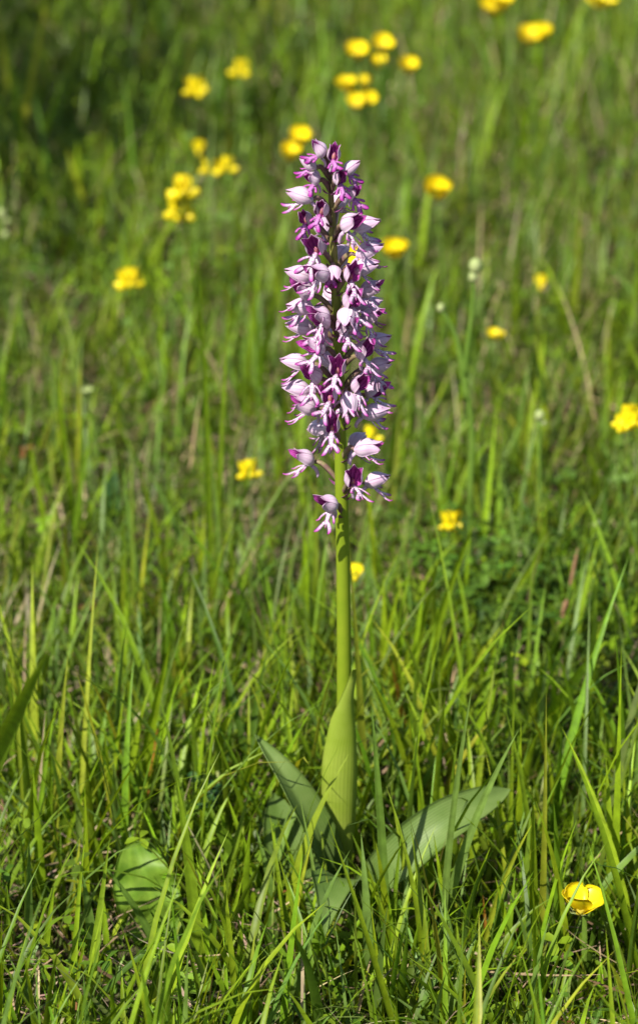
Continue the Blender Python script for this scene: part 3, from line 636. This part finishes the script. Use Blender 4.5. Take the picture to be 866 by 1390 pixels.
tuft('bright blades lit in the background below the double row of yellow heads', [(110, 320, 105, 190, 13, 'lime', 0.02, 0), (145, 330, 148, 180, 11, 'lime', 0.02, 0), (160, 335, 135, 220, 9, 'lime', 0.05, 0), (125, 330, 90, 200, 9, 'yel', 0.05, 0)], seed=20)
# ------------------------------------------------------------------ yellow flowers
def petal_obov(L, Wd, cup, name='petal', nu=7, nv=5, th=0.0002):
    P = np.zeros((nu, nv, 3))
    for i in range(nu):
        u = i / (nu - 1); w = Wd / 2 * (math.sin(math.pi * min(1, 0.05 + u * 0.74) ** 1.1)) ** 0.8
        for j in range(nv):
            v = -1 + 2 * j / (nv - 1)
            P[i, j] = (L * (u - 0.10 * v * v * u), v * w, cup * L * u * u + 0.22 * w * v * v)
    return shell(P, th, None, False, name)
BC_P = petal_obov(0.0125, 0.0115, 0.12); LT_S = petal_obov(0.0105, 0.0105, 0.25, 'standard_petal')
BC_S = petal_obov(0.006, 0.003, 0.1, 'sepal', 5, 3)
def blob(name, rx, ry, rz, nu=8, nv=6, bump=0.0, cx=0.0):
    V, F = [], []; q = random.Random(5)
    for i in range(nv + 1):
        a = math.pi * i / nv
        for k in range(nu):
            b = 2 * math.pi * k / nu; s = 1 + q.uniform(-bump, bump)
            V.append((cx + rx * s * math.sin(a) * math.cos(b), ry * s * math.sin(a) * math.sin(b), rz * s * math.cos(a)))
    for i in range(nv):
        for k in range(nu): F.append([i * nu + k, (i + 1) * nu + k, (i + 1) * nu + (k + 1) % nu, i * nu + (k + 1) % nu])
    return mesh(name, V, F)
BC_C = blob('flower_centre', 0.0032, 0.0032, 0.0026, 12, 8, 0.25)
LT_K = blob('floret', 0.0052, 0.0021, 0.0026, 10, 8, 0.03, 0.0055)
LT_LF = petal_obov(0.009, 0.0045, 0.1, 'leaflet', 5, 3)
def stalk(e, org, top, root, r0, r1, bowx=0.0, name='stem', mat=None, n=8):
    c1 = root + (top - root) * 0.35 + Vector((bowx, 0, 0)); c2 = root + (top - root) * 0.75 + Vector((bowx * 0.6, 0, 0.0))
    P = bez(root - org, c1 - org, c2 - org, top - org, n)
    return link(name, tube(P, [r0 + (r1 - r0) * i / n for i in range(n + 1)], 6, name), [mat or M_stalk], e), P
def buttercup(px, py, h, label, yaw, tilt, opening, group=None, scale=1.0, root=None, loose=0.15):
    top = at_z(px, py + (0 if root else 7), h); q = random.Random(int(px * 7 + py)); rt = root or Vector((top.x + q.uniform(-0.02, 0.02), top.y + q.uniform(-0.005, 0.02), -0.008))
    org = Vector((rt.x, rt.y, 0)); e = empty('buttercup', org); tag(e, label, 'flower', group)
    stalk(e, org, top, rt, 0.0011, 0.0008, q.uniform(-0.008, 0.008))
    M0 = Matrix.Translation(top - org) @ Matrix.Rotation(yaw, 4, 'Z') @ Matrix.Rotation(tilt, 4, 'Y') @ Matrix.Scale(scale, 4)
    link('flower_centre', BC_C, [M_stamen], e, M0 @ Matrix.Translation((0, 0, 0.0028)))
    for k in range(5):
        Mk = Matrix.Rotation(k * 2 * math.pi / 5 + q.uniform(-0.1, 0.1), 4, 'Z') @ Matrix.Rotation(-opening + q.uniform(-loose, loose), 4, 'Y') @ Matrix.Translation((0.0012, 0, 0))
        link('petal', BC_P, [M_yellow], e, M0 @ Mk)
        link('sepal', BC_S, [M_bud], e, M0 @ Matrix.Rotation((k + 0.5) * 2 * math.pi / 5, 4, 'Z') @ Matrix.Rotation(-opening + 0.25, 4, 'Y') @ Matrix.Translation((0.0008, 0, -0.0006)))
    return e
def trefoil(px, py, h, label, n=4, group=None, scale=1.0, mat=None, wide=1.0):
    q = random.Random(int(px * 13 + py)); top = at_z(px, py + 4, h); rt = Vector((top.x + q.uniform(-0.03, 0.03), top.y + q.uniform(-0.01, 0.03), -0.008))
    org = Vector((rt.x, rt.y, 0)); e = empty('birdsfoot_trefoil', org); tag(e, label, 'flower', group)
    _, P = stalk(e, org, top, rt, 0.0009, 0.0007, q.uniform(-0.012, 0.012))
    a0 = q.uniform(-0.4, 0.4)
    for k in range(n):
        a = -math.pi / 2 + a0 + (k - (n - 1) / 2) * (2.0 * wide) / max(1, n - 1) + q.uniform(-0.15, 0.15) 
        if n > 4 and k % 3 == 2: a = -math.pi / 2 + q.uniform(-0.6, 0.6)
        elif n > 4: a = (math.pi if k % 2 else 0) - q.uniform(-0.35, 0.75) * (-1 if k % 2 else 1)
        M = Matrix.Translation(top - org) @ Matrix.Rotation(a, 4, 'Z') @ Matrix.Rotation(q.uniform(-0.55, 0.05), 4, 'Y') @ Matrix.Scale(scale, 4)
        f = link('floret', LT_K, [mat or M_yellow2], e, M)
        link('standard_petal', LT_S, [mat or M_yellow2], f, Matrix.Translation((0.005, 0, 0.0012)) @ Matrix.Rotation(-1.15 + q.uniform(-0.2, 0.2), 4, 'Y'))
    for k, t in enumerate((3, 5, 7)):
        for j in (-0.7, 0, 0.7):
            link('leaflet', LT_LF, [M_stalk], e, Matrix.Translation(P[t]) @ Matrix.Rotation(k * 2.3 + j + a0, 4, 'Z') @ Matrix.Rotation(-0.3, 4, 'Y'))
    return e
G_B = 'yellow buttercups scattered in the background meadow'; G_T = 'yellow trefoil heads scattered in the background meadow'
buttercup(788, 1240, 0.055, 'bright cupped yellow buttercup low in the foreground grass', -1.8, 0.05, 0.74, scale=1.22, loose=0.22, root=at_z(872, 1292, -0.006))
trefoil(338, 641, 0.06, 'single small yellow trefoil head left of the lowest orchid flowers', 3, scale=0.95, wide=1.1, mat=M_yellow)
trefoil(612, 709, 0.05, 'yellow trefoil head with orange-tinged florets beside the tall budded stalk', 4, scale=0.95)
trefoil(484, 780, 0.05, 'tiny yellow trefoil floret close beside the bare orchid stem', 1, scale=0.85, mat=M_yellow)
trefoil(505, 594, 0.08, 'yellow trefoil half hidden behind the gap in the orchid spike', 2, scale=0.85)
trefoil(176, 382, 0.10, 'golden trefoil head with two clear lobes alone on open turf', 5, scale=1.1, wide=1.3)
trefoil(250, 263, 0.14, 'golden trefoil head, upper of two stacked one above the other', 7, scale=1.3, wide=1.5)
trefoil(244, 291, 0.12, 'golden trefoil head, lower of two stacked one above the other', 7, scale=1.3, wide=1.5)
trefoil(287, 228, 0.12, 'one of two small round yellow heads side by side', 2, 'two small round yellow heads side by side', 1.0)
trefoil(310, 228, 0.12, 'one of two small round yellow heads side by side', 2, 'two small round yellow heads side by side', 1.0)
trefoil(267, 122, 0.12, 'flat orange-yellow trefoil head in front of the shaded turf', 5, scale=1.15, wide=1.6)
trefoil(327, 98, 0.10, 'dim greenish yellow flower head in the shaded turf', 2, scale=1.2)
trefoil(270, 200, 0.05, 'faint small yellow flower deep in the turf', 1, scale=1.0)
buttercup(393, 211, 0.17, 'yellow buttercup peeping out beside the orchid tip', -1.3, 0.35, 0.9, scale=1.15)
buttercup(409, 190, 0.18, 'yellow buttercup directly behind the orchid tip', -1.7, 0.35, 0.9, scale=1.15)
GC = 'cluster of buttercups beyond the orchid tip'; side_pair = 'yellow buttercup, one of two level side by side in the cluster beyond the orchid tip'; low_pair = 'yellow buttercup, one of the lowest overlapping two in the cluster beyond the orchid tip'
for (x, y, hh, sc, lb) in ((484, 73, 0.20, 1.15, 'largest round yellow buttercup of the cluster beyond the orchid tip'), (516, 62, 0.20, 1.1, 'yellow buttercup above a smaller one in the cluster beyond the orchid tip'),
        (515, 86, 0.18, 0.9, 'small yellow buttercup directly below another in the cluster beyond the orchid tip'), (553, 92, 0.18, 1.05, 'yellow buttercup standing apart from the cluster beyond the orchid tip'),
        (471, 117, 0.17, 1.0, side_pair), (492, 113, 0.17, 0.85, side_pair), (484, 140, 0.16, 1.0, low_pair), (499, 134, 0.16, 0.85, low_pair)):
    buttercup(x, y, hh, lb, -1.57 + 0.5 * math.sin(x), 0.35 + 0.2 * math.sin(x * 3), 0.85, GC, sc * 1.0)
buttercup(668, 14, 0.18, 'large yellow buttercup touching a second bloom', -1.3, 0.35, 0.85, 'two touching buttercups', 1.35)
buttercup(682, 6, 0.19, 'large yellow buttercup touching a second bloom', -1.8, 0.3, 0.85, 'two touching buttercups', 1.3)
buttercup(717, 53, 0.16, 'yellow buttercup on a pale slanting stalk next to its twin', -1.3, 0.3, 0.85, 'buttercup twins on pale slanting stalks', 1.3)
buttercup(735, 49, 0.16, 'yellow buttercup on a pale slanting stalk next to its twin', -1.8, 0.3, 0.85, 'buttercup twins on pale slanting stalks', 1.2)
buttercup(813, 5, 0.18, 'yellow buttercup cropped by the far edge of the meadow view', 0.3, 0.2, 0.5, scale=1.3)
buttercup(592, 262, 0.15, 'upright cup-shaped buttercup alone on the turf beyond the orchid', -1.4, 0.45, 1.0, scale=1.35)
buttercup(532, 343, 0.13, 'blurred buttercup close beside the upper orchid flowers', -1.3, 0.4, 0.95, scale=1.15)
buttercup(545, 338, 0.13, 'small blurred buttercup overlapping the one by the upper orchid flowers', -1.8, 0.4, 0.95, scale=0.9)
buttercup(476, 360, 0.14, 'buttercup showing through a gap in the upper orchid spike', -1.5, 0.4, 0.9, scale=1.4)
buttercup(670, 456, 0.07, 'single tiny pale yellow buttercup in open turf', 0.4, 0.1, 0.7, scale=0.75)
trefoil(733, 387, 0.06, 'tiny dull yellow flower low in the turf', 1, scale=0.9)
trefoil(856, 571, 0.12, 'full round golden trefoil head with many florets', 7, scale=1.05, wide=1.5, mat=M_yellow)
trefoil(846, 577, 0.11, 'smaller golden trefoil head pressed against the full round one', 4, scale=0.9, wide=1.2)

# ------------------------------------------------------------------ budded stalks, sedge, daisy, leaves
BUD = blob('bud', 0.0030, 0.0030, 0.0036, 10, 8, 0.04)
def bud_stalk(path, label, rads, buds, sub=None, bs=1.0):
    rt = at_z(path[0][0], path[0][1], -0.008); pts = [rt] + [at_y(x, y, rt.y) for x, y in path[1:]]
    org = Vector((rt.x, rt.y, 0)); e = empty('budded_stalk', org); tag(e, label, 'flower stalk')
    C = catmull([p - org for p in pts], 5); n = len(C)
    link('stem', tube(C, list(np.linspace(rads[0], rads[1], n)), 6, 'stem'), [M_stalk], e)
    for x, y, s in buds: link('bud', BUD, [M_bud], e, Matrix.Translation(at_y(x, y, rt.y) - org) @ Matrix.Scale(s * bs, 4))
    for br in (sub or []):
        Cb = catmull([at_y(x, y, rt.y) - org for x, y in br], 5); link('branch', tube(Cb, list(np.linspace(rads[0] * 0.8, rads[1], len(Cb))), 6, 'branch'), [M_stalk], e)
    return e, org, rt
e, org, rt = bud_stalk([(640, 790), (638, 680), (641, 590), (632, 505), (640, 430), (644, 372)], 'tall branched green stalk topped by pale round buds', (0.0026, 0.0014), [(645, 361, 1.5), (642, 376, 1.1), (598, 418, 0.9)], [[(632, 510), (618, 455), (599, 420)], [(633, 545), (622, 470), (626, 500)][:2]])
for (a, b, c, dd) in ((638, 640, 668, 595), (638, 650, 650, 580), (632, 545, 622, 520)):
    p0 = at_y(a, b, rt.y); p1 = at_y(c, dd, rt.y); blade_part(e, org, p0, p1, 0.0035, 'mid', 0.1, int(a + c)).name = 'leaf'
bud_stalk([(731, 790), (733, 700), (732, 620), (733, 572)], 'short single-budded stalk by the reddish seed spike', (0.0018, 0.0011), [(732, 564, 1.1), (738, 574, 0.6)])
bud_stalk([(880, 905), (845, 840), (822, 770), (810, 716)], 'thin leaning stalk with one tiny pale bud', (0.0010, 0.0007), [(810, 711, 0.8)])
bud_stalk([(2, 420), (4, 360), (3, 300)], 'pale-budded stalk cut by the side of the view', (0.0012, 0.0008), [(3, 290, 1.2), (8, 318, 1.0), (10, 300, 0.8)])
# reddish-brown sedge spike
rt = at_z(738, 935, -0.008); org = Vector((rt.x, rt.y, 0)); e = empty('sedge', org); tag(e, 'reddish brown sedge spike on a thin green stem', 'sedge')
C = catmull([p - org for p in (rt, at_y(752, 880, rt.y), at_y(766, 830, rt.y), at_y(776, 780, rt.y), at_y(783, 748, rt.y))], 5)
link('stem', tube(C, list(np.linspace(0.0010, 0.0006, len(C))), 6, 'stem'), [M_stalk], e)
for (x0, y0, x1, y1, r) in ((773, 798, 784, 744, 0.0012), (763, 833, 770, 812, 0.0017), (758, 848, 766, 832, 0.0013)):
    a, b = at_y(x0, y0, rt.y) - org, at_y(x1, y1, rt.y) - org; q = random.Random(x0)
    link('spikelet', tube([a.lerp(b, k / 9) for k in range(10)], [r * (0.3 + 0.7 * math.sin(math.pi * (0.1 + k / 10)) ** 0.6) * q.uniform(0.75, 1.2) for k in range(10)], 7, 'spikelet', 0.18), [M_brownspike], e)
# little white flower
rt = at_z(125, 640, -0.008); tp = at_z(117, 532, 0.09); rt = Vector((tp.x + 0.01, tp.y, -0.008)); org = Vector((rt.x, rt.y, 0)); e = empty('white_flower', org); tag(e, 'tiny white flower on a thin stalk in the turf', 'flower')
stalk(e, org, tp, rt, 0.0008, 0.0006, 0.004)
for k in range(6): link('petal', BC_S, [M_white], e, Matrix.Translation(tp - org) @ Matrix.Rotation(k * math.pi / 3, 4, 'Z') @ Matrix.Rotation(-0.3, 4, 'Y'))
# broad rounded basal leaf
e = empty('rosette', at_z(205, 1290, 0)); tag(e, 'broad rounded bright green basal leaf rising from the grass', 'leaf'); org = Vector(e.location)
C = catmull([at_z(228, 1300, -0.004) - org, at_y(214, 1262, org.y) - org, at_y(196, 1205, org.y + 0.004) - org, at_y(182, 1142, org.y + 0.016) - org], 7)
w = [0.0028 + 0.0150 * math.sin(math.pi * min(1, max(0, (t - 0.08) / 0.92)) ** 1.12) ** 0.62 if t > 0.08 else 0.0028 for t in np.linspace(0, 1, len(C))]; w[-1] = 0.0015
link('leaf', leaf_mesh(C, w, 0.15, Vector((0.12, -0.8, 0.5)), 0.0005, 15, 0.22, 'leaf', 0, 8), [M_plant], e)
C = catmull([at_z(224, 1310, -0.004) - org, at_z(250, 1330, 0.012) - org, at_z(285, 1345, 0.018) - org], 6)
link('leaf', leaf_mesh(C, prof(len(C), 0.011, 0.55, 0.25, 0.6), 0.15, Vector((0, -0.3, 1)), 0.0005, 9, 0.1, 'leaf', 0, 9), [M_plant], e)
# dark upright leaf in the mid turf
e = empty('sorrel', at_z(152, 725, 0)); tag(e, 'dark upright oval leaf standing in the turf', 'leaf'); org = Vector(e.location)
C = catmull([Vector((0, 0, -0.005)), at_y(150, 690, org.y) - org, at_y(153, 632, org.y + 0.01) - org], 7)
link('leaf', leaf_mesh(C, prof(len(C), 0.0065, 0.5, 0.3, 0.6), 0.2, Vector((0.2, -0.9, 0.2)), 0.0004, 7, 0.08, 'leaf', 0, 3), [M_clover], e)
# clover sprig with dark leaflets
e = empty('clover_sprig', at_z(285, 1175, 0)); tag(e, 'dark clover sprig with small leaflets left of the upright orchid leaf', 'clover'); org = Vector(e.location)
tp = at_y(281, 1060, org.y) - org; C = bez(Vector((0, 0, -0.006)), Vector((0.003, 0, 0.02)), tp * 0.7, tp, 8); link('stem', tube(C, [0.0007] * 9, 6, 'stem'), [M_stalk], e)
CL = petal_obov(0.0062, 0.0058, 0.05, 'leaflet', 6, 5)
q = random.Random(9)
for k in range(6):
    c = C[8 - k // 2] + Vector((q.uniform(-0.007, 0.007), q.uniform(-0.004, 0.004), q.uniform(-0.004, 0.004))); th = q.uniform(0, 6)
    for j in range(3): link('leaflet', CL, [M_clover], e, Matrix.Translation(c) @ Matrix.Rotation(q.uniform(-0.4, 0.4), 4, 'X') @ Matrix.Rotation(th + j * 2.09, 4, 'Z') @ Matrix.Rotation(-0.15, 4, 'Y'))

# dense dark clover patch beyond the bright clump
c0 = at_z(700, 850, 0); n = 520
B = np.stack([rng.normal(c0.x, 0.035, n), rng.normal(c0.y, 0.05, n)], 1)
o = leaflet_field('clover_patch', B, rng.uniform(0.012, 0.055, n), rng.uniform(0.004, 0.0075, n), 3, palette(n, [(0.06, 0.125, 0.012), (0.09, 0.17, 0.015)], [0.6, 0.4], 0.2), M_herb, 1.2)
tag(o, 'dense patch of small dark clover leaves behind the spreading orchid leaf', 'clover', kind='stuff')

# leafy bushes standing beside the picture: they throw the shade over the far turf
M_bark = simple('bark', (0.10, 0.075, 0.05), (0.17, 0.13, 0.09), 60, 0.85)
def bush(x, y, hgt, rad, label, seed, nl):
    q = random.Random(seed); g = np.random.default_rng(seed); e = empty('bush', (x, y, 0)); tag(e, label, 'bush')
    tips = []
    link('trunk', tube([Vector((0, 0, -0.02)), Vector((0.01, 0, hgt * 0.25)), Vector((0, 0.01, hgt * 0.5)), Vector((0.02, 0, hgt * 0.8))], [0.012, 0.010, 0.007, 0.003], 8, 'trunk'), [M_bark], e)
    for k in range(11):
        a = k * 2.4; z0 = hgt * q.uniform(0.15, 0.6); r = rad * q.uniform(0.6, 1.0); t = Vector((math.cos(a) * r, math.sin(a) * r, min(hgt, z0 + hgt * q.uniform(0.2, 0.45)))); tips.append((Vector((0, 0, z0)), t))
        link('branch', tube(bez(Vector((0, 0, z0)), Vector((t.x * 0.3, t.y * 0.3, z0 + 0.05)), t * 0.75 + Vector((0, 0, 0.03)), t, 6), [0.006, 0.005, 0.0045, 0.004, 0.003, 0.002, 0.001], 6, 'branch'), [M_bark], e)
    tips.append((Vector((0, 0, hgt * 0.5)), Vector((0.02, 0, hgt))))
    P = np.empty((nl, 3))
    for i in range(nl):
        a, b = tips[i % len(tips)]; P[i] = a.lerp(b, q.uniform(0.3, 1.05)) + Vector((q.gauss(0, rad * 0.17), q.gauss(0, rad * 0.17), q.gauss(0, rad * 0.15)))
    c = leaflet_field('crown', P[:, :2], np.maximum(P[:, 2], 0.02), g.uniform(0.016, 0.032, nl), 2, palette(nl, [MID, DARK], [0.5, 0.5], 0.2), M_herb, 1.5, 0.6)
    c.parent = e
bush(-0.66, 0.98, 1.0, 0.32, 'leafy green bush beside the meadow, the nearer of two', 21, 480)
bush(-0.95, 1.55, 1.25, 0.40, 'taller leafy green bush beside the meadow, farther from the orchid', 22, 700)
